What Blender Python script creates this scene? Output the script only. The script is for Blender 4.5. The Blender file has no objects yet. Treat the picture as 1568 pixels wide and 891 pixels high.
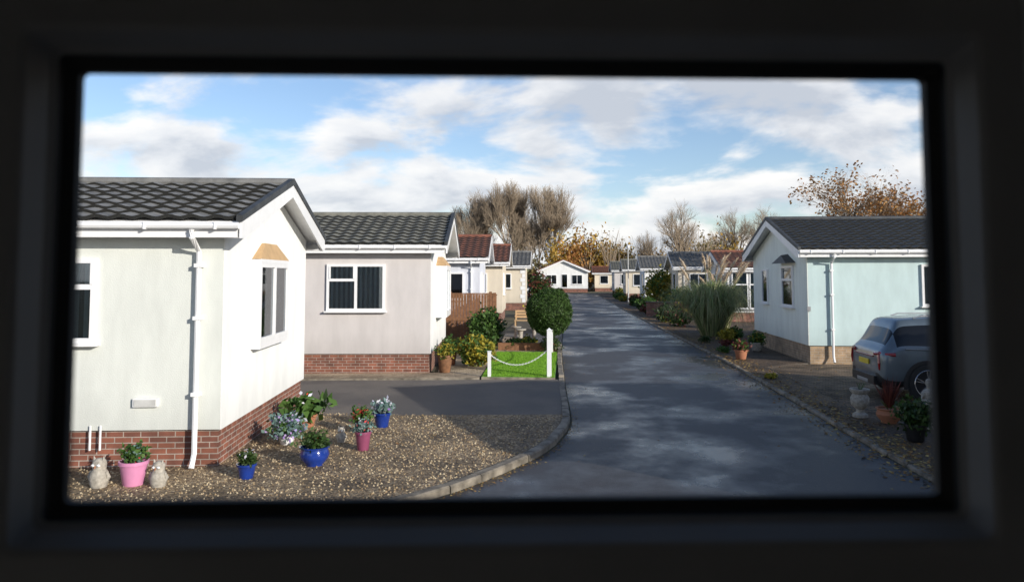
import bpy, math, random
from mathutils import Vector, Matrix, noise
import bmesh
R=random.Random(7)
sc=bpy.context.scene
rad=math.radians
# ---------------------------------------------------------------- materials
def newmat(name):
    m=bpy.data.materials.new(name); m.use_nodes=True
    nt=m.node_tree; b=nt.nodes['Principled BSDF']; return m,nt,b
def L(nt,a,b): nt.links.new(a,b)
def N(nt,t,**k):
    n=nt.nodes.new(t)
    for a,v in k.items(): setattr(n,a,v)
    return n
def ramp(nt,stops):
    r=N(nt,'ShaderNodeValToRGB'); e=r.color_ramp.elements
    while len(e)<len(stops): e.new(.5)
    for i,(p,c) in enumerate(stops):
        e[i].position=p; e[i].color=(c[0],c[1],c[2],1)
    return r
def simple(name,col,rough=.6,metal=0,spec=.5,var=.12,vs=6,bump=0,bs=80,coat=0):
    m,nt,b=newmat(name)
    tc=N(nt,'ShaderNodeTexCoord'); no=N(nt,'ShaderNodeTexNoise'); no.inputs['Scale'].default_value=vs; no.inputs['Detail'].default_value=6
    L(nt,tc.outputs['Object'],no.inputs['Vector'])
    lo=[c*(1-var) for c in col]; hi=[min(1,c*(1+var)) for c in col]
    r=ramp(nt,[(.3,lo),(.7,hi)]); L(nt,no.outputs['Fac'],r.inputs['Fac']); L(nt,r.outputs['Color'],b.inputs['Base Color'])
    b.inputs['Roughness'].default_value=rough; b.inputs['Metallic'].default_value=metal
    b.inputs['Specular IOR Level'].default_value=spec; b.inputs['Coat Weight'].default_value=coat
    if bump:
        n2=N(nt,'ShaderNodeTexNoise'); n2.inputs['Scale'].default_value=bs; n2.inputs['Detail'].default_value=4
        L(nt,tc.outputs['Object'],n2.inputs['Vector'])
        bp=N(nt,'ShaderNodeBump'); bp.inputs['Strength'].default_value=bump; bp.inputs['Distance'].default_value=.01
        L(nt,n2.outputs['Fac'],bp.inputs['Height']); L(nt,bp.outputs['Normal'],b.inputs['Normal'])
    return m
def stucco(name,col):
    m,nt,b=newmat(name)
    tc=N(nt,'ShaderNodeTexCoord')
    mp=N(nt,'ShaderNodeMapping'); mp.inputs['Scale'].default_value=(1.2,1.2,.35); L(nt,tc.outputs['Object'],mp.inputs['Vector'])
    no=N(nt,'ShaderNodeTexNoise'); no.inputs['Scale'].default_value=2.2; no.inputs['Detail'].default_value=8; no.inputs['Roughness'].default_value=.65
    L(nt,mp.outputs[0],no.inputs['Vector'])
    r=ramp(nt,[(.28,[c*.86 for c in col]),(.6,col)]); L(nt,no.outputs['Fac'],r.inputs['Fac'])
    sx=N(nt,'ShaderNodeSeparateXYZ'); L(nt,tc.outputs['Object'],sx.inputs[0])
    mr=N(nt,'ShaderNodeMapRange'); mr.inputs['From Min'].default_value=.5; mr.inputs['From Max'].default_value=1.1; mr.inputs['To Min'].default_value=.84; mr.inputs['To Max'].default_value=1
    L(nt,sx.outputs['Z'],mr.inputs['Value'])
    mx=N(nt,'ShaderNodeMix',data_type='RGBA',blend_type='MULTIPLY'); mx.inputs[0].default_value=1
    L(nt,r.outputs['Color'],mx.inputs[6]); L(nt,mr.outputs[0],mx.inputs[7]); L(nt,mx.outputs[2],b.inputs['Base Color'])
    n2=N(nt,'ShaderNodeTexNoise'); n2.inputs['Scale'].default_value=60; n2.inputs['Detail'].default_value=5; L(nt,tc.outputs['Object'],n2.inputs['Vector'])
    bp=N(nt,'ShaderNodeBump'); bp.inputs['Strength'].default_value=.35; bp.inputs['Distance'].default_value=.01
    L(nt,n2.outputs['Fac'],bp.inputs['Height']); L(nt,bp.outputs['Normal'],b.inputs['Normal'])
    b.inputs['Roughness'].default_value=.85; b.inputs['Specular IOR Level'].default_value=.25
    return m
def brick(name,c1,c2,mort):
    m,nt,b=newmat(name)
    tc=N(nt,'ShaderNodeTexCoord'); sx=N(nt,'ShaderNodeSeparateXYZ'); L(nt,tc.outputs['Object'],sx.inputs[0])
    ad=N(nt,'ShaderNodeMath'); L(nt,sx.outputs['X'],ad.inputs[0]); L(nt,sx.outputs['Y'],ad.inputs[1])
    cb=N(nt,'ShaderNodeCombineXYZ'); L(nt,ad.outputs[0],cb.inputs['X']); L(nt,sx.outputs['Z'],cb.inputs['Y'])
    br=N(nt,'ShaderNodeTexBrick'); L(nt,cb.outputs[0],br.inputs['Vector'])
    br.inputs['Scale'].default_value=1; br.inputs['Brick Width'].default_value=.225; br.inputs['Row Height'].default_value=.075
    br.inputs['Mortar Size'].default_value=.007; br.inputs['Color1'].default_value=(*c1,1); br.inputs['Color2'].default_value=(*c2,1); br.inputs['Mortar'].default_value=(*mort,1)
    no=N(nt,'ShaderNodeTexNoise'); no.inputs['Scale'].default_value=5; no.inputs['Detail'].default_value=8; L(nt,tc.outputs['Object'],no.inputs['Vector'])
    r=ramp(nt,[(.3,(.6,.6,.6)),(.7,(1.15,1.1,1.1))]); L(nt,no.outputs['Fac'],r.inputs['Fac'])
    mx=N(nt,'ShaderNodeMix',data_type='RGBA',blend_type='MULTIPLY'); mx.inputs[0].default_value=1
    L(nt,br.outputs['Color'],mx.inputs[6]); L(nt,r.outputs['Color'],mx.inputs[7]); L(nt,mx.outputs[2],b.inputs['Base Color'])
    bp=N(nt,'ShaderNodeBump'); bp.inputs['Strength'].default_value=.6; bp.inputs['Distance'].default_value=.01; bp.invert=True
    L(nt,br.outputs['Fac'],bp.inputs['Height']); L(nt,bp.outputs['Normal'],b.inputs['Normal'])
    b.inputs['Roughness'].default_value=.85
    return m
def leafmat(name,cols,rough=.6,trans=.25):
    m,nt,b=newmat(name)
    g=N(nt,'ShaderNodeNewGeometry'); k=len(cols)
    r=ramp(nt,[(i/(k-1),c) for i,c in enumerate(cols)])
    L(nt,g.outputs['Random Per Island'],r.inputs['Fac']); L(nt,r.outputs['Color'],b.inputs['Base Color'])
    b.inputs['Roughness'].default_value=rough; b.inputs['Specular IOR Level'].default_value=.3
    if trans>0:
        t=N(nt,'ShaderNodeBsdfTranslucent'); L(nt,r.outputs['Color'],t.inputs['Color'])
        ms=N(nt,'ShaderNodeMixShader'); ms.inputs[0].default_value=trans
        L(nt,b.outputs[0],ms.inputs[1]); L(nt,t.outputs[0],ms.inputs[2]); L(nt,ms.outputs[0],nt.nodes['Material Output'].inputs['Surface'])
    return m
def asphalt(name,c0,c1,wet=True,seed=0):
    m,nt,b=newmat(name)
    tc=N(nt,'ShaderNodeTexCoord')
    n1=N(nt,'ShaderNodeTexNoise'); n1.inputs['Scale'].default_value=45; n1.inputs['Detail'].default_value=6; n1.inputs['Roughness'].default_value=.8; L(nt,tc.outputs['Object'],n1.inputs['Vector'])
    n2=N(nt,'ShaderNodeTexNoise'); n2.inputs['Scale'].default_value=.55; n2.inputs['Detail'].default_value=8; n2.inputs['Roughness'].default_value=.62
    mp=N(nt,'ShaderNodeMapping'); mp.inputs['Scale'].default_value=(.7,.6,1); mp.inputs['Location'].default_value=(seed,seed,0); L(nt,tc.outputs['Object'],mp.inputs['Vector']); L(nt,mp.outputs[0],n2.inputs['Vector'])
    r=ramp(nt,[(.3,c0),(.7,c1)]); L(nt,n1.outputs['Fac'],r.inputs['Fac'])
    r2=ramp(nt,[(.38,(.5,.5,.52)),(.55,(1.1,1.06,1.02))]); L(nt,n2.outputs['Fac'],r2.inputs['Fac'])
    mx=N(nt,'ShaderNodeMix',data_type='RGBA',blend_type='MULTIPLY'); mx.inputs[0].default_value=1
    L(nt,r.outputs['Color'],mx.inputs[6]); L(nt,r2.outputs['Color'],mx.inputs[7]); L(nt,mx.outputs[2],b.inputs['Base Color'])
    mr=N(nt,'ShaderNodeMapRange'); L(nt,n2.outputs['Fac'],mr.inputs['Value'])
    mr.inputs['From Min'].default_value=.38; mr.inputs['From Max'].default_value=.54
    mr.inputs['To Min'].default_value=.2 if wet else .6; mr.inputs['To Max'].default_value=.52 if wet else .85
    L(nt,mr.outputs[0],b.inputs['Roughness'])
    vo=N(nt,'ShaderNodeTexVoronoi'); vo.inputs['Scale'].default_value=70; L(nt,tc.outputs['Object'],vo.inputs['Vector'])
    bp=N(nt,'ShaderNodeBump'); bp.inputs['Distance'].default_value=.006
    ms=N(nt,'ShaderNodeMapRange'); L(nt,n2.outputs['Fac'],ms.inputs['Value']); ms.inputs['From Min'].default_value=.38; ms.inputs['From Max'].default_value=.54; ms.inputs['To Min'].default_value=.15; ms.inputs['To Max'].default_value=.65; L(nt,ms.outputs[0],bp.inputs['Strength'])
    L(nt,vo.outputs['Distance'],bp.inputs['Height']); L(nt,bp.outputs['Normal'],b.inputs['Normal'])
    sp=N(nt,'ShaderNodeMapRange'); L(nt,n2.outputs['Fac'],sp.inputs['Value']); sp.inputs['From Min'].default_value=.38; sp.inputs['From Max'].default_value=.54; sp.inputs['To Min'].default_value=.55 if wet else .25; sp.inputs['To Max'].default_value=.28 if wet else .16; L(nt,sp.outputs[0],b.inputs['Specular IOR Level'])
    return m
def gravel(name,cols,scale=38):
    m,nt,b=newmat(name)
    tc=N(nt,'ShaderNodeTexCoord')
    vo=N(nt,'ShaderNodeTexVoronoi'); vo.inputs['Scale'].default_value=scale; L(nt,tc.outputs['Object'],vo.inputs['Vector'])
    sp=N(nt,'ShaderNodeSeparateColor'); L(nt,vo.outputs['Color'],sp.inputs[0])
    r=ramp(nt,[(i/(len(cols)-1),c) for i,c in enumerate(cols)]); L(nt,sp.outputs[0],r.inputs['Fac'])
    no=N(nt,'ShaderNodeTexNoise'); no.inputs['Scale'].default_value=.9; no.inputs['Detail'].default_value=6; L(nt,tc.outputs['Object'],no.inputs['Vector'])
    r2=ramp(nt,[(.35,(.42,.40,.38)),(.65,(1.15,1.1,1.05))]); L(nt,no.outputs['Fac'],r2.inputs['Fac'])
    mx=N(nt,'ShaderNodeMix',data_type='RGBA',blend_type='MULTIPLY'); mx.inputs[0].default_value=1
    L(nt,r.outputs['Color'],mx.inputs[6]); L(nt,r2.outputs['Color'],mx.inputs[7]); L(nt,mx.outputs[2],b.inputs['Base Color'])
    bp=N(nt,'ShaderNodeBump'); bp.inputs['Strength'].default_value=1; bp.inputs['Distance'].default_value=.02; bp.invert=True
    L(nt,vo.outputs['Distance'],bp.inputs['Height']); L(nt,bp.outputs['Normal'],b.inputs['Normal'])
    b.inputs['Roughness'].default_value=.75
    return m
def glassmat(name):
    m,nt,b=newmat(name)
    nt.nodes.remove(b)
    t=N(nt,'ShaderNodeBsdfTransparent'); t.inputs[0].default_value=(.75,.8,.8,1)
    g=N(nt,'ShaderNodeBsdfGlossy'); g.inputs['Roughness'].default_value=.03; g.inputs['Color'].default_value=(.9,.95,1,1)
    f=N(nt,'ShaderNodeFresnel'); f.inputs[0].default_value=1.9
    ms=N(nt,'ShaderNodeMixShader'); L(nt,f.outputs[0],ms.inputs[0]); L(nt,t.outputs[0],ms.inputs[1]); L(nt,g.outputs[0],ms.inputs[2])
    L(nt,ms.outputs[0],nt.nodes['Material Output'].inputs['Surface'])
    return m
M={}
M['white']=simple('white_upvc',(.8,.8,.8),.35,var=.04)
M['tile']=simple('roof_tile_grey',(.17,.167,.158),.65,var=.35,vs=4,bump=.3)
M['tile_d']=simple('roof_tile_dark',(.045,.048,.05),.6,var=.4,vs=4,bump=.3)
M['tile_o']=simple('roof_tile_olive',(.17,.165,.135),.65,var=.35,vs=4,bump=.3)
M['tile_r']=simple('roof_tile_red',(.2,.075,.045),.7,var=.35,vs=4,bump=.3)
M['gap_shade']=simple('tile_gap_shade',(.02,.02,.018),.9)  # near-black riser faces: shade between tile courses painted in as colour
M['brick']=brick('red_brick',(.27,.10,.06),(.16,.065,.045),(.38,.33,.28))
M['brick_t']=brick('tan_brick',(.42,.30,.18),(.34,.24,.15),(.42,.37,.3))
M['glass']=glassmat('window_glass')
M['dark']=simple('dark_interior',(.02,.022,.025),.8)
M['blind']=simple('window_blind',(.5,.5,.48),.8)
M['tan']=simple('tan_header',(.5,.33,.17),.7)
M['black']=simple('black_plastic',(.015,.015,.017),.45)
M['galv']=simple('grey_metal',(.4,.41,.42),.4,metal=.6)
M['wood']=simple('fence_wood',(.20,.095,.045),.8,var=.3,vs=12,bump=.3)
M['bark']=simple('bark',(.2,.15,.10),.9,var=.3)
M['bark_d']=simple('bark_pale',(.30,.235,.165),.9,var=.3)
M['terra']=simple('terracotta',(.36,.15,.08),.8)
M['stone']=simple('stone',(.36,.33,.28),.85,var=.3,vs=25,bump=.5)
M['kerb']=simple('kerb_concrete',(.19,.165,.13),.85,var=.6,vs=5,bump=.7,bs=50)
M['blue']=simple('blue_glaze',(.01,.035,.22),.12,coat=.5,var=.3)
M['pink']=simple('pink_plastic',(.62,.25,.42),.4)
M['maroon']=simple('maroon_glaze',(.24,.06,.12),.3)
M['soil']=simple('soil',(.05,.035,.025),.95,var=.4,bump=.6)
M['wframe']=simple('inner_frame_upvc',(.24,.235,.23),.55)
M['gasket']=simple('gasket_rubber',(.01,.01,.01),.7)
M['room']=simple('room_wall',(.63,.63,.63),.8,var=.03)
M['door']=simple('inner_panel',(.6,.595,.59),.8,var=.03)
# ---------------------------------------------------------------- mesh builder
class MB:
    def __init__(s): s.v=[];s.f=[];s.m=[];s.mats=[]
    def mi(s,k):
        mt=M[k] if isinstance(k,str) else k
        if mt not in s.mats: s.mats.append(mt)
        return s.mats.index(mt)
    def add(s,vs,fs,k):
        o=len(s.v); s.v.extend([tuple(x) for x in vs]); i=s.mi(k)
        for f in fs: s.f.append([o+j for j in f]); s.m.append(i)
    def box(s,x0,x1,y0,y1,z0,z1,k):
        vs=[(x,y,z) for z in(z0,z1) for y in(y0,y1) for x in(x0,x1)]
        s.add(vs,[(0,1,3,2),(4,6,7,5),(0,4,5,1),(2,3,7,6),(0,2,6,4),(1,5,7,3)],k)
    def ob(s,fr,a0,a1,n0,n1,z0,z1,k):
        p,a,n=fr
        vs=[(p+a*A+n*B+Vector((0,0,Z))) for Z in(z0,z1) for B in(n0,n1) for A in(a0,a1)]
        s.add(vs,[(0,1,3,2),(4,6,7,5),(0,4,5,1),(2,3,7,6),(0,2,6,4),(1,5,7,3)],k)
    def extr(s,poly,x0,x1,k):
        n=len(poly); vs=[(x0,y,z) for y,z in poly]+[(x1,y,z) for y,z in poly]
        s.add(vs,[list(range(n)),[n+i for i in range(n)][::-1]]+[(i,n+i,n+(i+1)%n,(i+1)%n) for i in range(n)],k)
    def tube(s,path,rr,sides,k,cap=False):
        path=[Vector(p) for p in path]; n=len(path); vs=[]
        if not hasattr(rr,'__len__'): rr=[rr]*n
        for i,p in enumerate(path):
            d=(path[min(i+1,n-1)]-path[max(i-1,0)]); 
            if d.length<1e-6: d=Vector((0,0,1))
            d.normalize()
            u=d.cross(Vector((0,0,1)) if abs(d.z)<.9 else Vector((1,0,0))).normalized(); w=d.cross(u)
            for j in range(sides):
                t=2*math.pi*j/sides; vs.append(p+(u*math.cos(t)+w*math.sin(t))*rr[i])
        fs=[(i*sides+j,i*sides+(j+1)%sides,(i+1)*sides+(j+1)%sides,(i+1)*sides+j) for i in range(n-1) for j in range(sides)]
        if cap: fs+= [list(range(sides))[::-1],[ (n-1)*sides+j for j in range(sides)]]
        s.add(vs,fs,k)
    def lathe(s,c,prof,k,sides=20,sx=1,sy=1):
        vs=[];n=len(prof)
        for r,z in prof:
            for j in range(sides):
                t=2*math.pi*j/sides; vs.append((c[0]+r*sx*math.cos(t),c[1]+r*sy*math.sin(t),c[2]+z))
        fs=[(i*sides+j,i*sides+(j+1)%sides,(i+1)*sides+(j+1)%sides,(i+1)*sides+j) for i in range(n-1) for j in range(sides)]
        fs+=[list(range(sides))[::-1],[(n-1)*sides+j for j in range(sides)]]
        s.add(vs,fs,k)
    def leaves(s,c,rx,ry,rz,n,size,k,shell=.5,asp=1.6,lump=.25,up=0):
        c=Vector(c); sd=Vector((R.random()*50,R.random()*50,0))
        for _ in range(n):
            d=Vector((R.gauss(0,1),R.gauss(0,1),R.gauss(0,1))).normalized()
            rr=(shell+(1-shell)*R.random())*(1+lump*2*noise.noise(d*2.2+sd))
            p=c+Vector((d.x*rx*rr,d.y*ry*rr,d.z*rz*rr))
            a=Vector((R.gauss(0,1),R.gauss(0,1),R.gauss(0,1)+up)).normalized(); b=a.cross(Vector((R.gauss(0,1),R.gauss(0,1),R.gauss(0,1)))).normalized()
            z=size*(.6+.8*R.random()); a=a*z*asp*.5; b=b*z*.5
            s.add([p-a,p+b*.9,p+a,p-b*.9],[(0,1,2,3)],k)
    def done(s,name,parent=None,smooth=False,loc=(0,0,0),rz=0,fix=True):
        me=bpy.data.meshes.new(name); me.from_pydata(s.v,[],s.f)
        for mt in s.mats: me.materials.append(mt)
        me.polygons.foreach_set('material_index',s.m)
        if fix:
            bm=bmesh.new(); bm.from_mesh(me); bmesh.ops.recalc_face_normals(bm,faces=bm.faces); bm.to_mesh(me); bm.free()
        if smooth:
            me.polygons.foreach_set('use_smooth',[True]*len(me.polygons))
            try: me.set_sharp_from_angle(angle=rad(40))
            except Exception: pass
        me.update()
        o=bpy.data.objects.new(name,me); sc.collection.objects.link(o)
        o.location=loc; o.rotation_euler=(0,0,rz)
        if parent: o.parent=parent
        return o
def empty(name,loc=(0,0,0),rz=0):
    e=bpy.data.objects.new(name,None); sc.collection.objects.link(e); e.location=loc; e.rotation_euler=(0,0,rz); e.empty_display_size=.3; return e
# ---------------------------------------------------------------- window on wall
def window(mb,fr,a,z,w,h,cols=(1,),transom=False,blind=None,n0=0.,sill=True):
    F=.065
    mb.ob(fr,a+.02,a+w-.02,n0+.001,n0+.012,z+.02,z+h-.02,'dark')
    if blind=='v':
        t=a+.1
        while t<a+w-.12:
            mb.ob(fr,t,t+.06,n0+.014,n0+.02,z+.06,z+h-.06,'blind'); t+=.125
    elif blind=='c':
        for (s,e) in((.08,.3),(w-.3,w-.08)):
            t=a+s
            while t<a+e:
                mb.ob(fr,t,t+.035,n0+.013,n0+.017+.008*R.random(),z+.06,z+h-.06,'blind'); t+=.04
    mb.ob(fr,a+.03,a+w-.03,n0+.026,n0+.030,z+.03,z+h-.03,'glass')
    mb.ob(fr,a,a+F,n0,n0+.06,z,z+h,'white'); mb.ob(fr,a+w-F,a+w,n0,n0+.06,z,z+h,'white')
    mb.ob(fr,a+F,a+w-F,n0,n0+.06,z,z+F,'white'); mb.ob(fr,a+F,a+w-F,n0,n0+.06,z+h-F,z+h,'white')
    tot=sum(cols); x=a
    for i,c in enumerate(cols):
        cw=w*c/tot
        if i>0: mb.ob(fr,x-.035,x+.035,n0,n0+.064,z+F,z+h-F,'white')
        if transom and (i==len(cols)-1 or transom=='all'):
            zz=z+h*.66
            mb.ob(fr,x+.035,x+cw-.066,n0,n0+.062,zz-.035,zz+.035,'white')
            mb.ob(fr,x+.036,x+.07,n0+.001,n0+.075,zz+.036,z+h-F-.001,'white'); mb.ob(fr,x+cw-.1,x+cw-.066,n0+.001,n0+.075,zz+.036,z+h-F-.001,'white')
        x+=cw
    if sill: mb.ob(fr,a-.05,a+w+.05,n0,n0+.12,z-.04,z-.001,'white')
def tiles(mb,x0,x1,ya,za,yb,zb,k):
    Ls=math.hypot(yb-ya,zb-za); nc=max(3,round(Ls/.31)); nx=int(abs(x1-x0)/.3)*6; d=Vector((yb-ya,zb-za))/Ls; nn=Vector((-d.y,d.x)); 
    if nn.y<0: nn=-nn
    W=nx+1
    for c in range(nc):
        vs=[]
        for e in(0,1,2):
            t=(c+(1 if e else 0))/nc*Ls
            for i in range(nx+1):
                x=x0+(x1-x0)*i/nx
                ph=(i%6)/6*2*math.pi
                jit=.008*noise.noise(Vector((i//6*3.1,c*2.7,0)))
                hgt=.012+(.04 if e==1 else (-.01 if e==2 else .0))+.017*math.cos(ph)+jit
                tt=t-(.012 if e==2 else 0)
                vs.append((x,ya+d.x*tt+nn.x*hgt,za+d.y*tt+nn.y*hgt))
        mb.add(vs,[(i,i+1,W+i+1,W+i) for i in range(nx)],k)
        mb.add(vs[W:],[(i,i+1,W+i+1,W+i) for i in range(nx)],'gap_shade')
def house(name,loc,rot,sg,Ln,W,zE,zR,wall,tile,plinth='brick',gwall=None,oe=.3,og=.4,wins=(),gwins=(),pipe=.35,verge=None,bay=None,extra=None,quoins=False,bayD=.14):
    e=empty(name,(loc[0],loc[1],0),rad(rot))
    m=(zR-zE)/(W/2+oe); He=zE+m*oe-.14; Hr=He+m*W/2
    wl=MB(); prof=[(0,.55),(W,.55),(W,He),(W/2,Hr),(0,He)]
    wl.extr(prof,0.02*sg,Ln*sg,wall)
    wl.extr(prof,0.0,0.018*sg,gwall or wall)
    wl.done('walls',e)
    pl=MB(); pl.box(min(.05*sg,(Ln-.05)*sg),max(.05*sg,(Ln-.05)*sg),.05,W-.05,0,.55,plinth); pl.done('plinth',e)
    rf=MB(); xa,xb=(-og)*sg,(Ln+og)*sg
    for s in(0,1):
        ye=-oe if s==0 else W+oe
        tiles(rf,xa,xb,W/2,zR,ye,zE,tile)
    rf.tube([(xa,W/2,zR+.02),(xb,W/2,zR+.02)],.085,8,tile,True)
    rf.done('roof_tiles',e,fix=False)
    tr=MB()
    deck=[(-oe+.02,zE-.03),(W/2,zR-.02),(W+oe-.02,zE-.03),(W+oe-.02,zE-.1),(W/2,zR-.1),(-oe+.02,zE-.1)]
    tr.extr(deck,xa+.02*sg,xb-.02*sg,'white')
    for xx,dx in((xa,-.03*sg),(xb,.03*sg)):
        b0=[(-oe-.02,zE-.03),(W/2,zR+.0),(W+oe+.02,zE-.03),(W+oe+.02,zE-.25),(W+oe-.16,zE-.25),(W/2,zR-.22),(-oe+.16,zE-.25),(-oe-.02,zE-.25)]
        tr.extr(b0,xx,xx+dx,'white')
        if verge:
            b1=[(-oe-.05,zE+.05),(W/2,zR+.1),(W+oe+.05,zE+.05),(W+oe+.05,zE-.035),(W/2,zR-.01),(-oe-.05,zE-.035)]
            tr.extr(b1,xx-dx*1.2,xx+dx*1.6,verge)
    for ys,s in((-oe,1),(W+oe,-1)):
        y0,y1=sorted((ys,ys+.03*s)); tr.box(min(xa,xb)+.03,max(xa,xb)-.03,y0,y1,zE-.24,zE-.105,'white')
        y0,y1=sorted((ys+.03*s,ys+(oe)*s)); tr.box(min(xa,xb)+.03,max(xa,xb)-.03,y0,y1,zE-.235,zE-.22,'white')
        g=ys-.055*s; tr.tube([(xa,g,zE-.09),(xb,g,zE-.09)],.045,8,'white',True)
        t=0
        while t<Ln:
            tr.box(min(t*sg,t*sg+.025*sg),max(t*sg,t*sg+.025*sg),g-.052,g+.052,zE-.14,zE-.04,'white'); t+=.9
    if pipe:
        px=pipe*sg
        tr.tube([(px,-oe-.055,zE-.14),(px,-oe-.05,zE-.24),(px,-.07,zE-.42),(px,-.07,.25),(px-.0,-.16,.08)],.036,8,'white',True)
        for zz in(1.0,2.0,2.7): tr.box(px-.05,px+.05,-.115,-.001,zz,zz+.05,'white')
    tr.done('fascia_and_gutters',e,smooth=False)
    FR=(Vector((0,0,0)),Vector((sg,0,0)),Vector((0,-1,0))); GR=(Vector((0,0,0)),Vector((0,1,0)),Vector((-sg,0,0)))
    wm=MB()
    for q in wins: window(wm,FR,*q[:4],**(q[4] if len(q)>4 else {}))
    for q in gwins: window(wm,GR,*q[:4],**(q[4] if len(q)>4 else {}))
    if bay:
        a,z,w,h=bay
        D=bayD
        wm.ob(GR,a,a+w,0,D,z-.1,z,'white'); wm.ob(GR,a,a+w,0,D,z+h,z+h+.06,'white')
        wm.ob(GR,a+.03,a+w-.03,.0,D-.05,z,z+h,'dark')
        window(wm,GR,a,z+.001,w,h-.002,cols=(1,1),blind='c',n0=D-.06,sill=False)
        for s in(0,1):
            aa=a if s==0 else a+w-.07
            wm.ob(GR,aa,aa+.07,0.001,D-.061,z+.001,z+h-.002,'white')
        cz=z+h+.06
        vs=[(-sg*(D),a-.02,cz),(-sg*(D),a+w+.02,cz),(-sg*(D*.4),a+w/2+.35,cz+.26),(-sg*(D*.4),a+w/2-.35,cz+.26),(0,a-.02,cz),(0,a+w+.02,cz),(0,a+w/2+.35,cz+.26),(0,a+w/2-.35,cz+.26)]
        wm.add(vs,[(0,1,2,3),(0,3,7,4),(1,5,6,2),(3,2,6,7)],'tan')
    if quoins:
        for i in range(9):
            z=.6+i*.3; wd=.35 if i%2 else .22
            wm.ob(FR,-.02,wd,.001,.03,z,z+.27,'white'); wm.ob(GR,-.03,wd,.001,.03,z,z+.27,'white')
    if extra: extra(wm,FR,GR)
    if wm.v: wm.done('windows_and_fittings',e)
    return e
# ---------------------------------------------------------------- houses
def st(n,c): M[n]=stucco('render_'+n,c); return n
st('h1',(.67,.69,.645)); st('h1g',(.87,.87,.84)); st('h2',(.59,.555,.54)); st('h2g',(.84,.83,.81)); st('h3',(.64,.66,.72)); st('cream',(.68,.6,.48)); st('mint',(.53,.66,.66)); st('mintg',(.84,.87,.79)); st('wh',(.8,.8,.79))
def ex1(wm,FR,GR):
    wm.ob(FR,.82,1.14,.001,.05,.86,.97,'wh'); wm.ob(FR,.84,1.12,.05,.06,.875,.955,'blind')
    for i in(1.55,1.68): wm.tube([(-i,-.03,.3),(-i,-.03,.62)],.014,6,'white')
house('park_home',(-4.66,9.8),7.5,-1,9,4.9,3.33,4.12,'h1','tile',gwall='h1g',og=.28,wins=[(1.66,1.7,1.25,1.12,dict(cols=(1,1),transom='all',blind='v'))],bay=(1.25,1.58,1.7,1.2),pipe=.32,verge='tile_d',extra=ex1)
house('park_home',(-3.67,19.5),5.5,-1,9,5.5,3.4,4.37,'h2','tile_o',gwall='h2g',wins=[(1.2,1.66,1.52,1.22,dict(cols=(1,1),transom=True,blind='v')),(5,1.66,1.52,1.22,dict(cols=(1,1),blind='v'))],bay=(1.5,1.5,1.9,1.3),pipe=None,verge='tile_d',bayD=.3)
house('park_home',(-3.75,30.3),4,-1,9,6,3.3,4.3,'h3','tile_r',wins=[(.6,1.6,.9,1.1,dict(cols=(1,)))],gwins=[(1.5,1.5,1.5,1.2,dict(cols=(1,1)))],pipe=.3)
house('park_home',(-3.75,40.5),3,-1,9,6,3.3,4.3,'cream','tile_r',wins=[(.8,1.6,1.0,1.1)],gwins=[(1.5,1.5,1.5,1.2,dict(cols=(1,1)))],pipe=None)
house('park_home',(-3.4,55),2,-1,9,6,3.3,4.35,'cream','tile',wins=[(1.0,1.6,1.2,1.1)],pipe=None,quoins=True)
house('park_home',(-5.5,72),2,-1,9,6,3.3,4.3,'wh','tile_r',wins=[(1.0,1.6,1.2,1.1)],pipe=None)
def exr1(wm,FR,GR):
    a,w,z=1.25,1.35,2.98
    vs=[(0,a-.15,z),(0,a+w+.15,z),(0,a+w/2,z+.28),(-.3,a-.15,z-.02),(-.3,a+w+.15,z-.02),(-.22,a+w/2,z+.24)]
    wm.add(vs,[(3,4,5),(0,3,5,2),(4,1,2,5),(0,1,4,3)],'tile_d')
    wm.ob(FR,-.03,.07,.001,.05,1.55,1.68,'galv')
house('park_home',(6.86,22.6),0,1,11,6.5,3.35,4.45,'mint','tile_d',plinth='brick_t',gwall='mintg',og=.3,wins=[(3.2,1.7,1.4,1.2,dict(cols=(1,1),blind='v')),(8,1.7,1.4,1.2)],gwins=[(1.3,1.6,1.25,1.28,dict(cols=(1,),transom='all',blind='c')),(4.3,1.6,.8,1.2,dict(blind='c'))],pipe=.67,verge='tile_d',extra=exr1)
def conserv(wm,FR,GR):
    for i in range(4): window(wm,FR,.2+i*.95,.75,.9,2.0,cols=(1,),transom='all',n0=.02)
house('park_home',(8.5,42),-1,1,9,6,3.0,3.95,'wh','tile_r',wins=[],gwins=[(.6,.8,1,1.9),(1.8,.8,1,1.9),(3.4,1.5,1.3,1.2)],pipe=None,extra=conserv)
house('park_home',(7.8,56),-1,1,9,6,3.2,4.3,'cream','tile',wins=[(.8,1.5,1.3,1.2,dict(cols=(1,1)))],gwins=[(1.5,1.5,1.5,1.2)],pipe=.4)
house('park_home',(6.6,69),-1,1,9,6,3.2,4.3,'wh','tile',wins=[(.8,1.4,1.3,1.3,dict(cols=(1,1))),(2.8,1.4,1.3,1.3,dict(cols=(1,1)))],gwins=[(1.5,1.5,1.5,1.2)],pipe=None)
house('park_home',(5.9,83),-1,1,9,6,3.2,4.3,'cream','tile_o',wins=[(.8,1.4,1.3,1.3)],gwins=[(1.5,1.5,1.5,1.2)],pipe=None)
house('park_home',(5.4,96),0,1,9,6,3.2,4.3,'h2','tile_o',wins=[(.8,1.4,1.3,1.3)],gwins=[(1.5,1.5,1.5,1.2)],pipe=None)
house('park_home',(2.4,112),90,1,9,7.2,3.2,4.8,'wh','tile_r',wins=[],gwins=[(.8,1.2,1.6,1.4,dict(cols=(1,1))),(3,.7,.9,2),(4.6,1.2,1.6,1.4,dict(cols=(1,1)))],pipe=None,verge='tile_r')
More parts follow.
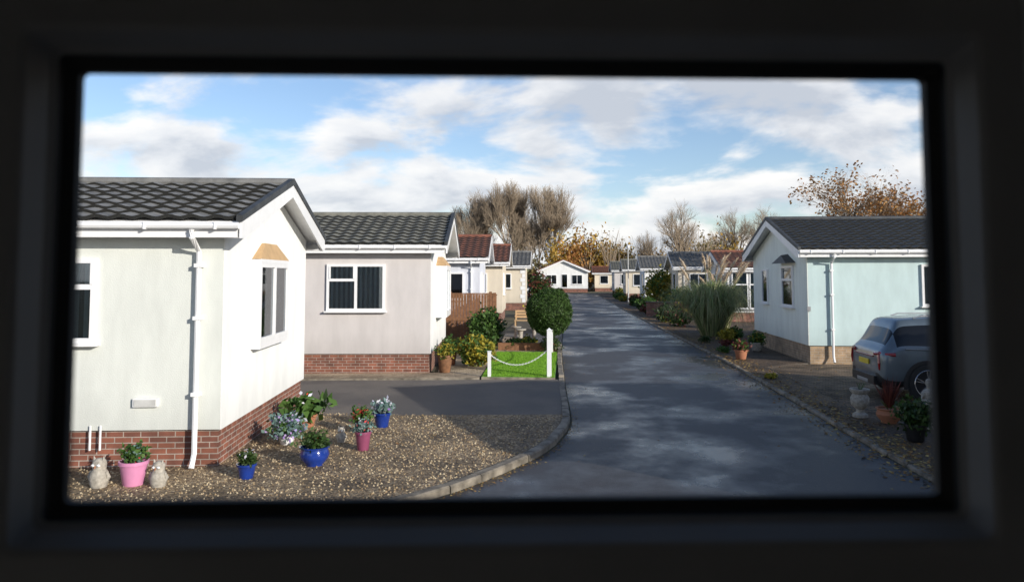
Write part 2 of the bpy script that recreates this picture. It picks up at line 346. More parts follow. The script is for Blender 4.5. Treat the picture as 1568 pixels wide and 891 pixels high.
house('park_home',(3.6,118),0,1,8,6,2.9,3.9,'cream','tile_r',wins=[(.8,1.2,1.3,1.3)],pipe=None)
house('park_home',(7.2,5.2),0,1,10,6.6,3.4,4.6,'cream','tile_d',plinth='brick_t',gwins=[(1.5,1.5,1.6,1.2,dict(cols=(1,1)))],pipe=.4)
# ---------------------------------------------------------------- the home the picture is taken from
TH=rad(6.3); CZ=2.6
me_=empty('park_home',(0,0,0),TH)
WX0,WX1,WZ0,WZ1=-.271,.2985,2.4545,2.734
def rring(dx,y,r=.004):
    x0,x1,z0,z1=WX0-dx,WX1+dx,WZ0-dx,WZ1+dx; r=r+dx*.1; pts=[]
    for cx,cz,a0 in((x1-r,z1-r,0),(x0+r,z1-r,90),(x0+r,z0+r,180),(x1-r,z0+r,270)):
        for i in range(5):
            t=rad(a0+i*22.5); pts.append((cx+r*math.cos(t),y,cz+r*math.sin(t)))
    return pts
wf=MB()
prof=[(.075,.56,'white'),(.02,.515,'gasket'),(0,.505,'gasket'),(0,.498,'gasket'),(.008,.494,'gasket'),(.009,.49,'wframe'),(.013,.487,'wframe'),(.020,.474,'wframe'),(.024,.472,'wframe'),(.050,.472,'wframe'),(.053,.475,'wframe'),(.054,.482,'wframe')]
rings=[rring(a,b) for a,b,_ in prof]
for i in range(len(rings)-1):
    a,b=rings[i],rings[i+1]; n=len(a)
    wf.add(a+b,[(j,(j+1)%n,n+(j+1)%n,n+j) for j in range(n)],prof[i][2])
wf.done('window_frame',None,smooth=True,rz=TH)
hw=MB()
X0,X1,Y1,Y0=-3,3.4,.555,-5
ax0,ax1,az0,az1=WX0-.05,WX1+.05,WZ0-.05,WZ1+.05
bx0,bx1,bz0,bz1=WX0-.074,WX1+.074,WZ0-.074,WZ1+.074
def holed(x0,x1,z0,z1,hx0,hx1,hz0,hz1,y0,y1,k):
    for (a,b,c,d) in((x0,hx0,z0,z1),(hx1,x1,z0,z1),(hx0,hx1,z0,hz0),(hx0,hx1,hz1,z1)): hw.box(a,b,y0,y1,c,d,k)
holed(X0,X1,.55,3.2,ax0,ax1,az0,az1,.482,.5,'door')
holed(X0,X1,.55,3.2,bx0,bx1,bz0,bz1,.501,Y1,'h1')
hw.box(X0,X0+.1,Y0+.101,.481,.55,3.2,'room'); hw.box(X1-.1,X1,Y0+.101,.481,.55,3.2,'room')
holed(X0,X1,.55,3.2,-.6,1.6,1.5,2.5,Y0,Y0+.1,'room')  # unseen rear opening, added to let daylight brighten the inner wall and frame
hw.box(X0,X1,Y0,Y1,.45,.549,'room'); hw.box(X0,X1,Y0,Y1,3.201,3.3,'room')
hw.done('walls',me_)
rw=MB(); FRr=(Vector((0,Y0,0)),Vector((1,0,0)),Vector((0,-1,0)))
for a,b,c,d in((-.6,-.54,1.5,2.5),(1.54,1.6,1.5,2.5),(-.54,1.54,1.5,1.56),(-.54,1.54,2.44,2.5),(.47,.53,1.56,2.44)): rw.ob(FRr,a,b,-.08,.02,c,d,'white')
rw.done('added_rear_window',me_)  # frame around the added rear light opening
hr=MB(); hr.extr([(Y0-.3,3.302),(.8,3.302),(-2.2,4.4)],X0-.3,X1+.3,'tile'); hr.done('roof',me_)
hp=MB(); hp.box(X0+.05,X1-.05,Y0+.05,Y1-.05,0,.449,'brick'); hp.done('plinth',me_)
# ---------------------------------------------------------------- ground
g=MB(); g.add([(-500,-300,0),(500,-300,0),(500,900,0),(-500,900,0)],[(0,1,2,3)],simple('ground_earth',(.07,.065,.035),.95,var=.5,vs=.6,bump=.5)); g.done('ground',fix=False)
ASP=asphalt('wet_asphalt',(.026,.027,.031),(.076,.074,.078),True)
DRV=asphalt('drive_asphalt',(.11,.10,.09),(.22,.20,.18),False,5)
K=[(-16,5.2),(-9,5.8),(-6,6.3),(-3.8,6.9),(-2.6,7.6),(-1.7,8.69),(-1.16,9.52),(-.68,10.47),(-.3,11.5),(-.1,12.7),(-.04,13.94),(-.2,18.7),(-.4,30),(-.45,60),(-.5,104)]
def smoothpath(P,n=5):
    out=[]
    for i in range(len(P)-1):
        p0=P[max(i-1,0)];p1=P[i];p2=P[i+1];p3=P[min(i+2,len(P)-1)]
        for j in range(n):
            t=j/n
            out.append(tuple(.5*((2*p1[k])+(-p0[k]+p2[k])*t+(2*p0[k]-5*p1[k]+4*p2[k]-p3[k])*t*t+(-p0[k]+3*p1[k]-3*p2[k]+p3[k])*t**3) for k in(0,1)))
    out.append(P[-1]); return out
KR=[(30,3.2),(12,3.6),(8,4.3),(5.8,5.8),(4.8,8),(4.5,10.2),(4.55,21),(4.35,32),(4.1,43),(3.8,60),(3.2,104)]
KRs=smoothpath(KR)
ks=smoothpath(K)
poly=[(-40,5.0)]+[(x+.03,y) for x,y in ks]+[(x-.03,y) for x,y in reversed(KRs)]+[(60,3),(60,-14),(-40,-14)]
def sheet(mb,poly,z,k):
    from mathutils.geometry import tessellate_polygon
    tris=tessellate_polygon([[Vector((x,y,0)) for x,y in poly]])
    mb.add([(x,y,z) for x,y in poly],[t for t in tris],k)
def upfix(o):
    bm=bmesh.new(); bm.from_mesh(o.data)
    for f in bm.faces:
        f.normal_update()
        if abs(f.normal.z)>.5 and f.normal.z<0: f.normal_flip()
    bm.to_mesh(o.data); bm.free(); return o
rd=MB(); sheet(rd,poly,.004,ASP); upfix(rd.done('road',fix=False))
def slab(name,poly,z,k,side='kerb'):
    mb=MB(); n=len(poly); sheet(mb,poly,z,k)
    mb.add([(x,y,0) for x,y in poly]+[(x,y,z) for x,y in poly],[(i,(i+1)%n,n+(i+1)%n,n+i) for i in range(n)],side)
    return upfix(mb.done(name,fix=False))
GRV=gravel('gravel_brown',[(.08,.055,.032),(.15,.105,.06),(.26,.19,.11),(.40,.31,.19),(.11,.08,.05),(.5,.41,.28)],32)
GRT=gravel('gravel_tan',[(.35,.28,.19),(.5,.42,.3),(.28,.2,.13),(.6,.52,.4)],32)
kk=[p for p in ks if p[1]<=13.95]
slab('gravel_bed',[(x-.1,y) for x,y in kk]+[(-5.6,13.35),(-16,12.1)],.06,GRV)
slab('driveway',[(-.16,13.97),(-.3,18.65),(-16,16.9),(-16,12.15),(-5.6,13.38)],.04,DRV)
slab('gravel_path',[(-2.3,18.75),(-2.5,27),(-5,27),(-5,25.2),(-4.2,25),(-3.5,19.6),(-13,18.4),(-13,17.25)],.055,GRT)
slab('garden_bed',[(-.45,24.9),(-.5,33),(-2.9,33),(-2.5,24.9)],.05,GRT)
slab('soil_bed',[(-.55,33.02),(-.6,104),(-3.3,104),(-3.0,33.02)],.05,simple('bed_soil',(.09,.075,.05),.95,var=.5,vs=3,bump=.8,bs=30))
def kerb(name,P,side,w=.13,h=.1,y0=-99,y1=999,step=.6,skip=()):
    mb=MB(); pts=[Vector((x,y,0)) for x,y in P]
    out=[pts[0]];acc=0
    for a,b in zip(pts,pts[1:]):
        d=(b-a).length; t=step-acc
        while t<d: out.append(a+(b-a)*(t/d)); t+=step
        acc=d-(t-step)
    for a,b in zip(out,out[1:]):
        if not(y0<=a.y<=y1): continue
        hh=h
        for s,e_,h2 in skip:
            if s<=a.y<=e_: hh=h2
        d=(b-a); n=Vector((-d.y,d.x,0)).normalized()*side; d2=d*.985
        a=a+n*R.uniform(-.01,.01)
        hj=hh+R.uniform(-.01,.01)
        v=[a,a+d2,a+d2+n*w,a+n*w]
        ch=n*.02
        vs=[(p.x,p.y,0) for p in v]+[(a.x,a.y,hj-.02),((a+d2).x,(a+d2).y,hj-.02),((v[2]).x,v[2].y,hj),(v[3].x,v[3].y,hj),((a+ch).x,(a+ch).y,hj),((a+d2+ch).x,(a+d2+ch).y,hj)]
        mb.add(vs,[(0,1,5,4),(4,5,9,8),(8,9,6,7),(3,7,6,2),(0,4,8,7,3),(1,2,6,9,5)],'kerb')
    mb.done(name)
kerb('kerb',ks,1,skip=[(14.0,18.6,.055)])
kerb('kerb',KRs,-1,w=.1,h=.06)
M['lawnblade']=leafmat('grass_blades',[(.12,.26,.02),(.24,.46,.04),(.18,.36,.025)],.7)
LAWN=simple('artificial_grass',(.15,.32,.03),.8,var=.25,vs=5)
slab('lawn',[(-.42,18.75),(-.45,24.85),(-2.48,24.85),(-2.25,18.75)],.07,LAWN)
lb=MB()
for _ in range(26000):
    y=R.uniform(18.8,24.8); t=(y-18.75)/6.1; x=R.uniform(-2.23-.22*t,-.45-.02*t); h=R.uniform(.02,.045); a=R.uniform(0,6.28); dx,dy=math.cos(a)*.006,math.sin(a)*.006
    lb.add([(x-dx,y-dy,.07),(x+dx,y+dy,.07),(x+R.uniform(-.02,.02),y+R.uniform(-.02,.02),.07+h)],[(0,1,2)],'lawnblade')
lb.done('lawn_grass',fix=False)
def paving(name):
    m,nt,b=newmat(name); tc=N(nt,'ShaderNodeTexCoord'); br=N(nt,'ShaderNodeTexBrick'); L(nt,tc.outputs['Object'],br.inputs['Vector'])
    br.inputs['Scale'].default_value=1; br.inputs['Brick Width'].default_value=.2; br.inputs['Row Height'].default_value=.1; br.inputs['Mortar Size'].default_value=.008
    br.inputs['Color1'].default_value=(.27,.19,.13,1); br.inputs['Color2'].default_value=(.13,.10,.08,1); br.inputs['Mortar'].default_value=(.04,.035,.025,1)
    bp=N(nt,'ShaderNodeBump'); bp.inputs['Strength'].default_value=.8; bp.inputs['Distance'].default_value=.01; bp.invert=True; L(nt,br.outputs['Fac'],bp.inputs['Height']); L(nt,bp.outputs['Normal'],b.inputs['Normal'])
    no=N(nt,'ShaderNodeTexNoise'); no.inputs['Scale'].default_value=1.2; no.inputs['Detail'].default_value=8; L(nt,tc.outputs['Object'],no.inputs['Vector'])
    r=ramp(nt,[(.35,(.45,.45,.42)),(.65,(1.1,1.1,1.05))]); L(nt,no.outputs['Fac'],r.inputs['Fac'])
    mx=N(nt,'ShaderNodeMix',data_type='RGBA',blend_type='MULTIPLY'); mx.inputs[0].default_value=1
    L(nt,br.outputs['Color'],mx.inputs[6]); L(nt,r.outputs['Color'],mx.inputs[7]); L(nt,mx.outputs[2],b.inputs['Base Color']); b.inputs['Roughness'].default_value=.85; b.inputs['Specular IOR Level'].default_value=.2; return m
kr=[(x+.1,y) for x,y in KRs if 8<=y<=104]
MUL=gravel('bark_mulch',[(.05,.035,.022),(.09,.06,.035),(.16,.11,.06),(.06,.04,.03),(.22,.15,.09)],26)
slab('mulch_bed',kr[:]+[(9,104),(12,42),(12,29.2),(6.8,29.2),(6.8,22.5),(6.2,22.3),(5.35,21.5),(5.35,14.6),(7.4,14.0),(7.4,8)],.05,MUL)
slab('paved_driveway',[(5.38,14.63),(5.38,21.5),(6.2,22.28),(18,22.5),(18,12),(7.45,12),(7.4,14.05)],.055,paving('block_paving'))
# ---------------------------------------------------------------- fallen leaves
M['fallen']=leafmat('fallen_leaf',[(.35,.2,.06),(.22,.11,.04),(.45,.33,.12),(.12,.07,.03)],.8,.1)
fl=MB()
def leaf(x,y,z,s):
    a=R.uniform(0,6.28); c,d=math.cos(a)*s,math.sin(a)*s
    fl.add([(x-c,y-d,z),(x+d*.6,y-c*.6,z+R.uniform(0,s*.6)),(x+c,y+d,z+R.uniform(0,s*.4)),(x-d*.6,y+c*.6,z+.002)],[(0,1,2,3)],'fallen')
cand=[(a,b) for a,b in zip(KRs,KRs[1:]) if a[1]>7.5 and a[1]<60]
lens=[math.dist(a,b) for a,b in cand]
for _ in range(6500):
    (x,y),(x2,y2)=R.choices(cand,[l/(a[1]) for (a,b),l in zip(cand,lens)])[0]; t=R.random(); x+= (x2-x)*t; y+=(y2-y)*t
    o=R.gauss(.22,.3); leaf(x+o,y,.055 if o>.1 else (.075 if o>0 else .008),R.uniform(.015,.04))
for _ in range(260): leaf(R.uniform(-1,4.4),R.uniform(10,60),.008,R.uniform(.01,.03))
for _ in range(260): leaf(R.uniform(5.4,9),R.uniform(15,22),.06,R.uniform(.015,.035))
for _ in range(250): leaf(R.uniform(-4,-.5),R.uniform(10.5,13.6),.075,R.uniform(.012,.03))
cand=[(a,b) for a,b in zip(ks,ks[1:]) if 6<a[1]<40]
for _ in range(900):
    (x,y),(x2,y2)=R.choice(cand); t=R.random(); x+=(x2-x)*t; y+=(y2-y)*t; leaf(x+abs(R.gauss(0,.09))+.02,y-abs(R.gauss(0,.03)),.01,R.uniform(.01,.022))
fl.done('fallen_leaves',fix=False)
gs=MB()
GST=leafmat('gravel_stone',[(.13,.09,.05),(.32,.23,.13),(.5,.41,.27),(.22,.15,.085)],.8,0)
for _ in range(7500):
    x=R.uniform(-6.5,-.3); y=R.uniform(7.2,13.7)
    kx=min(((abs(q[1]-y),q[0]) for q in kk))[1]
    if x>kx-.2 and y>6.5: continue
    s=R.uniform(.008,.022); z=.06
    gs.add([(x-s,y,z),(x,y-s,z),(x+s,y,z),(x,y+s,z),(x+R.uniform(-.3,.3)*s,y,z+s*.9)],[(0,1,4),(1,2,4),(2,3,4),(3,0,4)],GST)
gs.done('gravel_stones',fix=False)
# ---------------------------------------------------------------- fence, posts, chain
fe=MB()
def fenceline(x0,y0,x1,y1,h):
    a=Vector((x0,y0,0));b=Vector((x1,y1,0));Ld=(b-a).length;ax=(b-a)/Ld;n=Vector((ax.y,-ax.x,0)); fr=(a,ax,n);t=0
    while t<Ld-.05:
        fe.ob(fr,t,t+.095,0,.02,.12,h-.06+R.uniform(-.004,.004),'wood'); t+=.105
    t=0
    while t<=Ld+.01: fe.ob(fr,t-.05,t+.05,-.1,-.001,0,h+.05,'wood'); t+=1.8
    fe.ob(fr,0,Ld,-.03,.04,h-.055,h-.01,'wood'); fe.ob(fr,0,Ld,.021,.05,.0,.15,'wood'); fe.ob(fr,0,Ld,.021,.045,.95,1.04,'wood')
fenceline(-8,26.9,-2.75,27.3,1.95); fenceline(-2.75,27.35,-3.3,30.2,1.9)
fe.done('wooden_fence')
wp=MB(); wp.box(-.62,-.51,18.85,18.96,0,1.22,'white'); wp.add([(-.63,18.84,1.221),(-.5,18.84,1.221),(-.5,18.97,1.221),(-.63,18.97,1.221),(-.565,18.905,1.28)],[(0,1,4),(1,2,4),(2,3,4),(3,0,4),(3,2,1,0)],'white'); wp.done('white_post')
wp=MB(); wp.box(-2.1,-2.02,18.8,18.88,0,.68,'white'); wp.box(-2.11,-2.01,18.79,18.89,.68,.7,'white'); wp.done('white_post')
wp=MB(); wp.box(-.7,-.62,24.7,24.78,0,.9,'white');wp.box(-.71,-.61,24.69,24.79,.9,.92,'white'); wp.done('white_post')
cn=MB()
def chain(a,b,sag,n):
    a=Vector(a);b=Vector(b)
    for i in range(n):
        t=i/n; t2=(i+1.15)/n
        p=a.lerp(b,t); q=a.lerp(b,t2); p.z-=sag*4*t*(1-t); q.z-=sag*4*t2*(1-t2)
        d=(q-p).normalized(); s=Vector((0,0,1)).cross(d).normalized() if i%2 else Vector((0,0,1)); s=s*.014
        cn.tube([p,p+d*.006+s,q-d*.006+s,q,q-d*.006-s,p+d*.006-s,p],.006,4,'white')
chain((-2.03,18.84,.6),(-.62,18.9,.72),.3,36); chain((-.56,18.95,.9),(-.66,24.7,.8),.25,70)
cn.done('barrier_chain',fix=False)
# ---------------------------------------------------------------- pots, statues, plants
M['g1']=leafmat('leaf_green',[(.03,.07,.015),(.06,.13,.025),(.1,.18,.04)])
M['gy']=leafmat('leaf_yellow',[(.45,.33,.03),(.25,.22,.03),(.5,.42,.06),(.12,.14,.02)])
M['gd']=leafmat('leaf_dark',[(.018,.04,.010),(.04,.075,.018),(.06,.1,.025)],.5)
M['gr']=leafmat('leaf_red',[(.12,.03,.025),(.2,.06,.04),(.07,.02,.02)])
M['fw']=leafmat('petal_white',[(.75,.72,.75),(.6,.6,.75),(.8,.8,.8)]); M['fr']=leafmat('petal_red',[(.6,.03,.03),(.7,.1,.08)])
M['fp']=leafmat('petal_purple',[(.35,.2,.55),(.55,.4,.7),(.3,.35,.7)]); M['gb']=leafmat('leaf_blue',[(.12,.22,.2),(.2,.3,.28),(.08,.14,.1)])
def pot(x,y,r,h,mat,pl=(('g1',.2,.2,300,.04),),z=.06,prof=None,name='flower_pot',feat=None):
    e=empty(name,(x,y,z)); mb=MB()
    p=prof or [(r*.68,0),(r*.72,.01),(r*.92,h*.75),(r*.95,h*.85),(r*1.05,h*.86),(r*1.05,h),(r*.92,h),(r*.9,h-.03)]
    mb.lathe((0,0,0),p,mat); mb.lathe((0,0,h-.035),[(.001,0),(r*.9,.002),(r*.9,.004)],'soil'); mb.done('pot',e,smooth=True)
    pm=MB()
    for k,rr,hh,n,s in pl: pm.leaves((0,0,h+hh*.35),rr,rr,hh*.65,n,s,k,shell=.2,lump=.4)
    for _ in range(10):
        a=R.uniform(0,6.28); pm.tube([(0,0,h-.05),(math.cos(a)*r*.7,math.sin(a)*r*.7,h+.1)],.004,3,'g1')
    if feat: feat(pm,h)
    pm.done('plant',e,fix=False)
bowl=lambda r,h:[(r*.6,0),(r*.62,.02),(r*.95,h*.35),(r*1.05,h*.6),(r*.92,h*.84),(r*.9,h*.88),(r*1.08,h*.95),(r*1.08,h),(r*.92,h),(r*.9,h-.03)]
pot(-5.32,8.9,.165,.29,'pink',(('g1',.16,.2,350,.045),('gb',.14,.2,120,.04),('fr',.12,.18,26,.035)))
pot(-4.08,9.3,.12,.18,'blue',(('gd',.14,.16,400,.035),('fw',.12,.18,40,.03)))
pot(-4.3,11.2,.13,.14,'white',(('gb',.28,.3,600,.05),('g1',.26,.28,200,.05),('fp',.27,.32,200,.045),('fw',.25,.32,80,.04)))
pot(-3.45,10.0,.19,.25,'blue',(('gd',.2,.2,600,.035),('g1',.19,.2,250,.035),('fr',.1,.22,14,.03)),prof=bowl(.19,.25))
pot(-4.45,12.5,.16,.2,'terra',(('g1',.34,.34,220,.12),('fw',.25,.4,30,.05),('fr',.2,.42,20,.04)))
pot(-3.04,10.9,.115,.27,'maroon',(('gb',.15,.16,350,.035),('fw',.14,.18,60,.035),('fr',.1,.2,14,.035)))
pot(-3.4,12.1,.12,.2,'black',(('g1',.18,.2,350,.045),('fr',.15,.26,60,.05)))
pot(-3.18,12.55,.145,.24,'blue',(('gb',.2,.2,400,.045),('fw',.2,.22,140,.045),('fp',.2,.2,30,.04)))
pot(-3.32,19.65,.2,.45,'wood',(('gy',.28,.3,700,.05),('g1',.28,.3,500,.05)))
pot(-3.42,21.3,.16,.35,'terra',(('g1',.3,.45,700,.06),('gy',.2,.4,200,.05)))
pot(5.1,23.4,.2,.28,'terra',(('gr',.25,.3,300,.06),('g1',.25,.3,300,.06)))
pot(5.25,12.15,.17,.26,'black',(('gd',.3,.4,1100,.05),('g1',.25,.35,300,.05)))
pot(6.2,26,.22,.28,'stone',(('g1',.3,.4,600,.06),('gy',.26,.35,150,.06)))
def spikes(pm,h):
    for _ in range(90):
        a=R.uniform(0,6.28); l=R.uniform(.35,.6); o=R.uniform(.1,.75); d=Vector((math.cos(a)*o,math.sin(a)*o,1)).normalized(); s=Vector((-math.sin(a),math.cos(a),0))*.012
        b=Vector((math.cos(a)*.03,math.sin(a)*.03,h)); m=b+d*l*.6; t=b+d*l-Vector((0,0,.08*o))
        pm.add([b-s,b+s,m+s*.8,m-s*.8,t],[(0,1,2,3),(3,2,4)],'gr')
pot(5.45,13.6,.2,.25,'terra',(),prof=bowl(.2,.25),feat=spikes)
pot(5.15,14.1,.15,.5,'stone',(),prof=[(.13,0),(.13,.05),(.07,.09),(.07,.14),(.15,.22),(.16,.34),(.12,.41),(.17,.47),(.17,.5),(.13,.5),(.12,.46)],name='stone_urn')
def owl(x,y,h,mat='stone',z=.06):
    mb=MB(); r=h*.3
    mb.lathe((x,y,z),[(r*.9,0),(r*1.0,h*.12),(r*1.12,h*.3),(r*.98,h*.5),(r*.74,h*.62),(r*.78,h*.7),(r*.82,h*.8),(r*.7,h*.92),(r*.35,h*.99),(.002,h)],mat,16)
    for s in(-1,1):
        mb.tube([(x+s*r*.5,y-r*.1,z+h*.88),(x+s*r*.62,y-r*.15,z+h*1.08)],[r*.25,.003],6,mat,True)
        mb.lathe((x+s*r*.33,y-r*.72,z+h*.78),[(.002,-r*.2),(r*.22,-r*.05),(r*.22,r*.1),(.002,r*.2)],'white',8)
        mb.lathe((x+s*r*.34,y-r*.86,z+h*.78),[(.002,-r*.1),(r*.1,0),(.002,r*.1)],'black',8)
        mb.tube([(x+s*r*.95,y-r*.1,z+h*.55),(x+s*r*1.15,y,z+h*.35),(x+s*r*.9,y-r*.1,z+h*.14)],[r*.15,r*.28,r*.1],6,mat,True)
    mb.tube([(x,y-r*.8,z+h*.76),(x,y-r*1.05,z+h*.68)],[r*.12,.002],5,'terra')
    mb.done('owl_statue',smooth=True)
owl(-5.68,8.78,.34); owl(-4.98,8.86,.3); owl(-3.52,11.4,.22)
sb=MB(); x,y=5.95,13.2
sb.box(x-.13,x+.13,y-.13,y+.13,.055,.2,'stone'); sb.lathe((x,y,.2),[(.12,0),(.125,.06),(.1,.2),(.085,.3),(.1,.38),(.115,.44),(.09,.48),(.04,.5),(.038,.53),(.055,.56),(.06,.6),(.05,.65),(.002,.68)],'stone',14,1,.8)
for s in(-1,1): sb.tube([(x+s*.1,y,.63),(x+s*.14,y-.03,.52),(x+s*.03,y-.12,.5)],[.035,.032,.02],8,'stone',True)
sb.done('garden_statue',smooth=True)
def shrub(x,y,r,h,k,n,s,name='shrub',k2=None,z=.05):
    mb=MB()
    for _ in range(7):
        a=R.uniform(0,6.28); mb.tube([(x,y,z),(x+math.cos(a)*r*.3,y+math.sin(a)*r*.3,z+h*.4),(x+math.cos(a)*r*.6,y+math.sin(a)*r*.6,z+h*.75)],[.02,.012,.005],4,'bark')
    mb.leaves((x,y,z+h*.52),r,r,h*.5,n,s,k,shell=.35,lump=.35)
    if k2: mb.leaves((x,y,z+h*.55),r*1.02,r*1.02,h*.5,n//3,s,k2,shell=.6,lump=.35)
    mb.done(name,fix=False)
shrub(-2.95,25.9,.6,1.3,'g1',2600,.08,k2='gd'); shrub(-2.68,21.0,.52,.8,'gy',2400,.07,k2='g1'); shrub(-2.75,22.6,.4,.5,'g1',1200,.06,k2='gy')
tp=MB(); c=Vector((-.72,25.2,1.36))
bm=bmesh.new(); bmesh.ops.create_icosphere(bm,subdivisions=4,radius=.71)
for v in bm.verts:
    v.co*=1+.12*noise.noise(v.co*2.2); v.co.z*=1.02
tp.add([v.co+c for v in bm.verts],[[w.index for w in f.verts] for f in bm.faces],'gd'); bm.free()
for _ in range(15000):
    d=Vector((R.gauss(0,1),R.gauss(0,1),R.gauss(0,1))).normalized(); p=c+d*(.71*(1+.12*noise.noise(d*.71*2.2))+R.uniform(0,.07)+.06*noise.noise(d*9))
    a=(d*.6+Vector((R.gauss(0,1),R.gauss(0,1),R.gauss(0,1)))*.6).normalized()*.03; b=a.cross(Vector((R.gauss(0,1),R.gauss(0,1),R.gauss(0,1)))).normalized()*.016
    tp.add([p-a,p+b,p+a,p-b],[(0,1,2,3)],'gd' if R.random()<.6 else 'g1')
tp.tube([(-.72,25.2,0),(-.7,25.2,.8)],[.06,.05],8,'bark'); tp.leaves((-.72,25.2,.3),.35,.35,.3,700,.05,'gd',lump=.3)
tp.done('topiary_tree',fix=False)
M['pam']=leafmat('pampas_blade',[(.18,.25,.09),(.32,.4,.17),(.58,.54,.32),(.09,.13,.05)],.6,.4); M['plume']=leafmat('pampas_plume',[(.66,.53,.38),(.76,.65,.5),(.55,.42,.29)],.9,.35)
def pampas(x,y,rad_,h,nb,npl,name='pampas_grass'):
    mb=MB(); base=Vector((x,y,.05))
    for _ in range(nb):
        a=R.uniform(0,6.28); o=R.uniform(.05,1)*rad_; l=h*R.uniform(.6,1.12); s=Vector((-math.sin(a),math.cos(a),0))*R.uniform(.014,.028); dr=Vector((math.cos(a),math.sin(a),0)); b=base+dr*R.uniform(0,.45)
        dp=R.uniform(.1,1.0)*(.45+.6*o/rad_)
        pts=[b,b+dr*o*.3+Vector((0,0,l*.55)),b+dr*o*.65+Vector((0,0,l*.84)),b+dr*o*.97+Vector((0,0,l*(.98-.35*dp))),b+dr*o*1.15+Vector((0,0,l*(1.0-.9*dp)))]
        vs=[];
        for i,p in enumerate(pts):
            w=s*(1-i/4.3); vs+=[p-w,p+w]
        mb.add(vs,[(2*i,2*i+1,2*i+3,2*i+2) for i in range(4)],'pam')
    for _ in range(npl):
        a=R.uniform(0,6.28); dr=Vector((math.cos(a),math.sin(a),0)); t=base+dr*R.uniform(.2,1.0)*rad_*.8+Vector((0,0,h*R.uniform(1.05,1.32)))
        mb.tube([base,base.lerp(t,.6)+Vector((0,0,.15)),t],.012,4,'pam')
        ax=(dr*.5+Vector((0,0,1))).normalized()
        mb.tube([t-ax*.15,t+ax*.1,t+ax*.3+dr*.03,t+ax*.45+dr*.1],[.02,.05,.04,.01],6,'plume')
        for j in range(280):
            u=R.random(); p=t+ax*(u-.25)*.66+dr*u*u*.14; w=.11*math.sin(math.pi*min(1,u*.9+.1))
            q=p+Vector((R.gauss(0,1),R.gauss(0,1),R.gauss(0,.5)-.3))*w
            sd=Vector((R.gauss(0,1),R.gauss(0,1),0)).normalized()*.02
            mb.add([p-sd,p+sd,q+Vector((0,0,.04))],[(0,1,2)],'plume')
    mb.done(name,fix=False)
pampas(5.85,32.4,2.0,2.3,2100,16); pampas(7.1,37,1.1,1.8,500,8)
shrub(6.0,30.0,.35,.45,'gy',900,.07); shrub(6.4,30.4,.35,.45,'g1',700,.08)
shrub(7.4,62,1.6,2.8,'gy',2600,.16,k2='g1'); shrub(5.3,38,.6,.8,'g1',800,.09,k2='gr'); shrub(5.2,41.5,.7,1,'gd',900,.1); shrub(7.2,50,1.2,1.6,'g1',1200,.13,k2='gy')
for (x,y,r,h,k) in((5.0,25.4,.22,.2,'g1'),(5.5,27.6,.25,.25,'gr'),(4.9,19.2,.14,.12,'gy'),(5.0,29.0,.25,.25,'gd')): shrub(x,y,r,h,k,420,.045)
for i in range(26):
    y=R.uniform(36,100); sd=R.random()<.5; r=R.uniform(.3,.8)
    shrub(R.uniform(4.9,6.4) if sd else R.uniform(-2.8,-1.1)-(y>70)*.3,y,r,r*R.uniform(1,1.9),R.choice(['g1','gy','gd','g1','gr']),500,.12,k2=R.choice(['g1','gy','gd']))
shrub(-2.6,62,1.0,2.6,'gd',1800,.14,k2='gr')
shrub(-1.5,64,.9,1.3,'g1',900,.12)
pt=MB()
for (x,y,w,h) in((-1.9,28,.16,.55),(-1.45,29.3,.14,.6),(-2.2,30,.15,.5)):
    pt.lathe((x,y,.05),[(w,0),(w,.06),(w*.6,.1),(w*.5,h*.5),(w*.6,h*.85),(w*1.3,h*.92),(w*1.3,h)],'stone',12)
pt.done('stone_pedestal',smooth=True)
bn=MB(); bx,by=-1.95,35
for i in range(4): bn.box(bx-.7,bx+.7,by-.25+i*.12,by-.15+i*.12,.48,.51,'tan')
for i in range(3): bn.box(bx-.7,bx+.7,by+.24,by+.27,.6+i*.13,.69+i*.13,'tan')
for sx in(-.68,.62):
    for sy in(-.24,.2): bn.box(bx+sx,bx+sx+.06,by+sy,by+sy+.06,.05,.479 if sy<0 else .95,'tan')
    bn.box(bx+sx,bx+sx+.06,by-.24,by+.199,.68,.72,'tan')
bn.done('garden_bench')
lw=MB(); lw.box(-2.5,-.5,25.55,25.7,.05,.3,'wood'); lw.done('timber_edging')
shrub(-2.0,25.9,.35,.4,'g1',500,.06); shrub(-1.5,25.95,.35,.45,'g1',500,.06,k2='gy')
lw=MB(); lw.box(4.6,7.6,47.0,47.2,.05,.9,'brick'); lw.box(4.55,7.65,46.96,47.24,.901,.96,'kerb'); lw.done('brick_garden_wall')
def lamp(x,y,h):
    mb=MB(); mb.tube([(x,y,0),(x,y,1),(x,y,1.02),(x,y,h)],[.07,.07,.045,.035],8,'galv',True)
    mb.lathe((x,y,h),[(.04,0),(.13,.06),(.15,.22),(.17,.24),(.1,.32),(.002,.36)],'white',12); mb.done('street_lamp',smooth=True)
lamp(5.2,70,5.0)
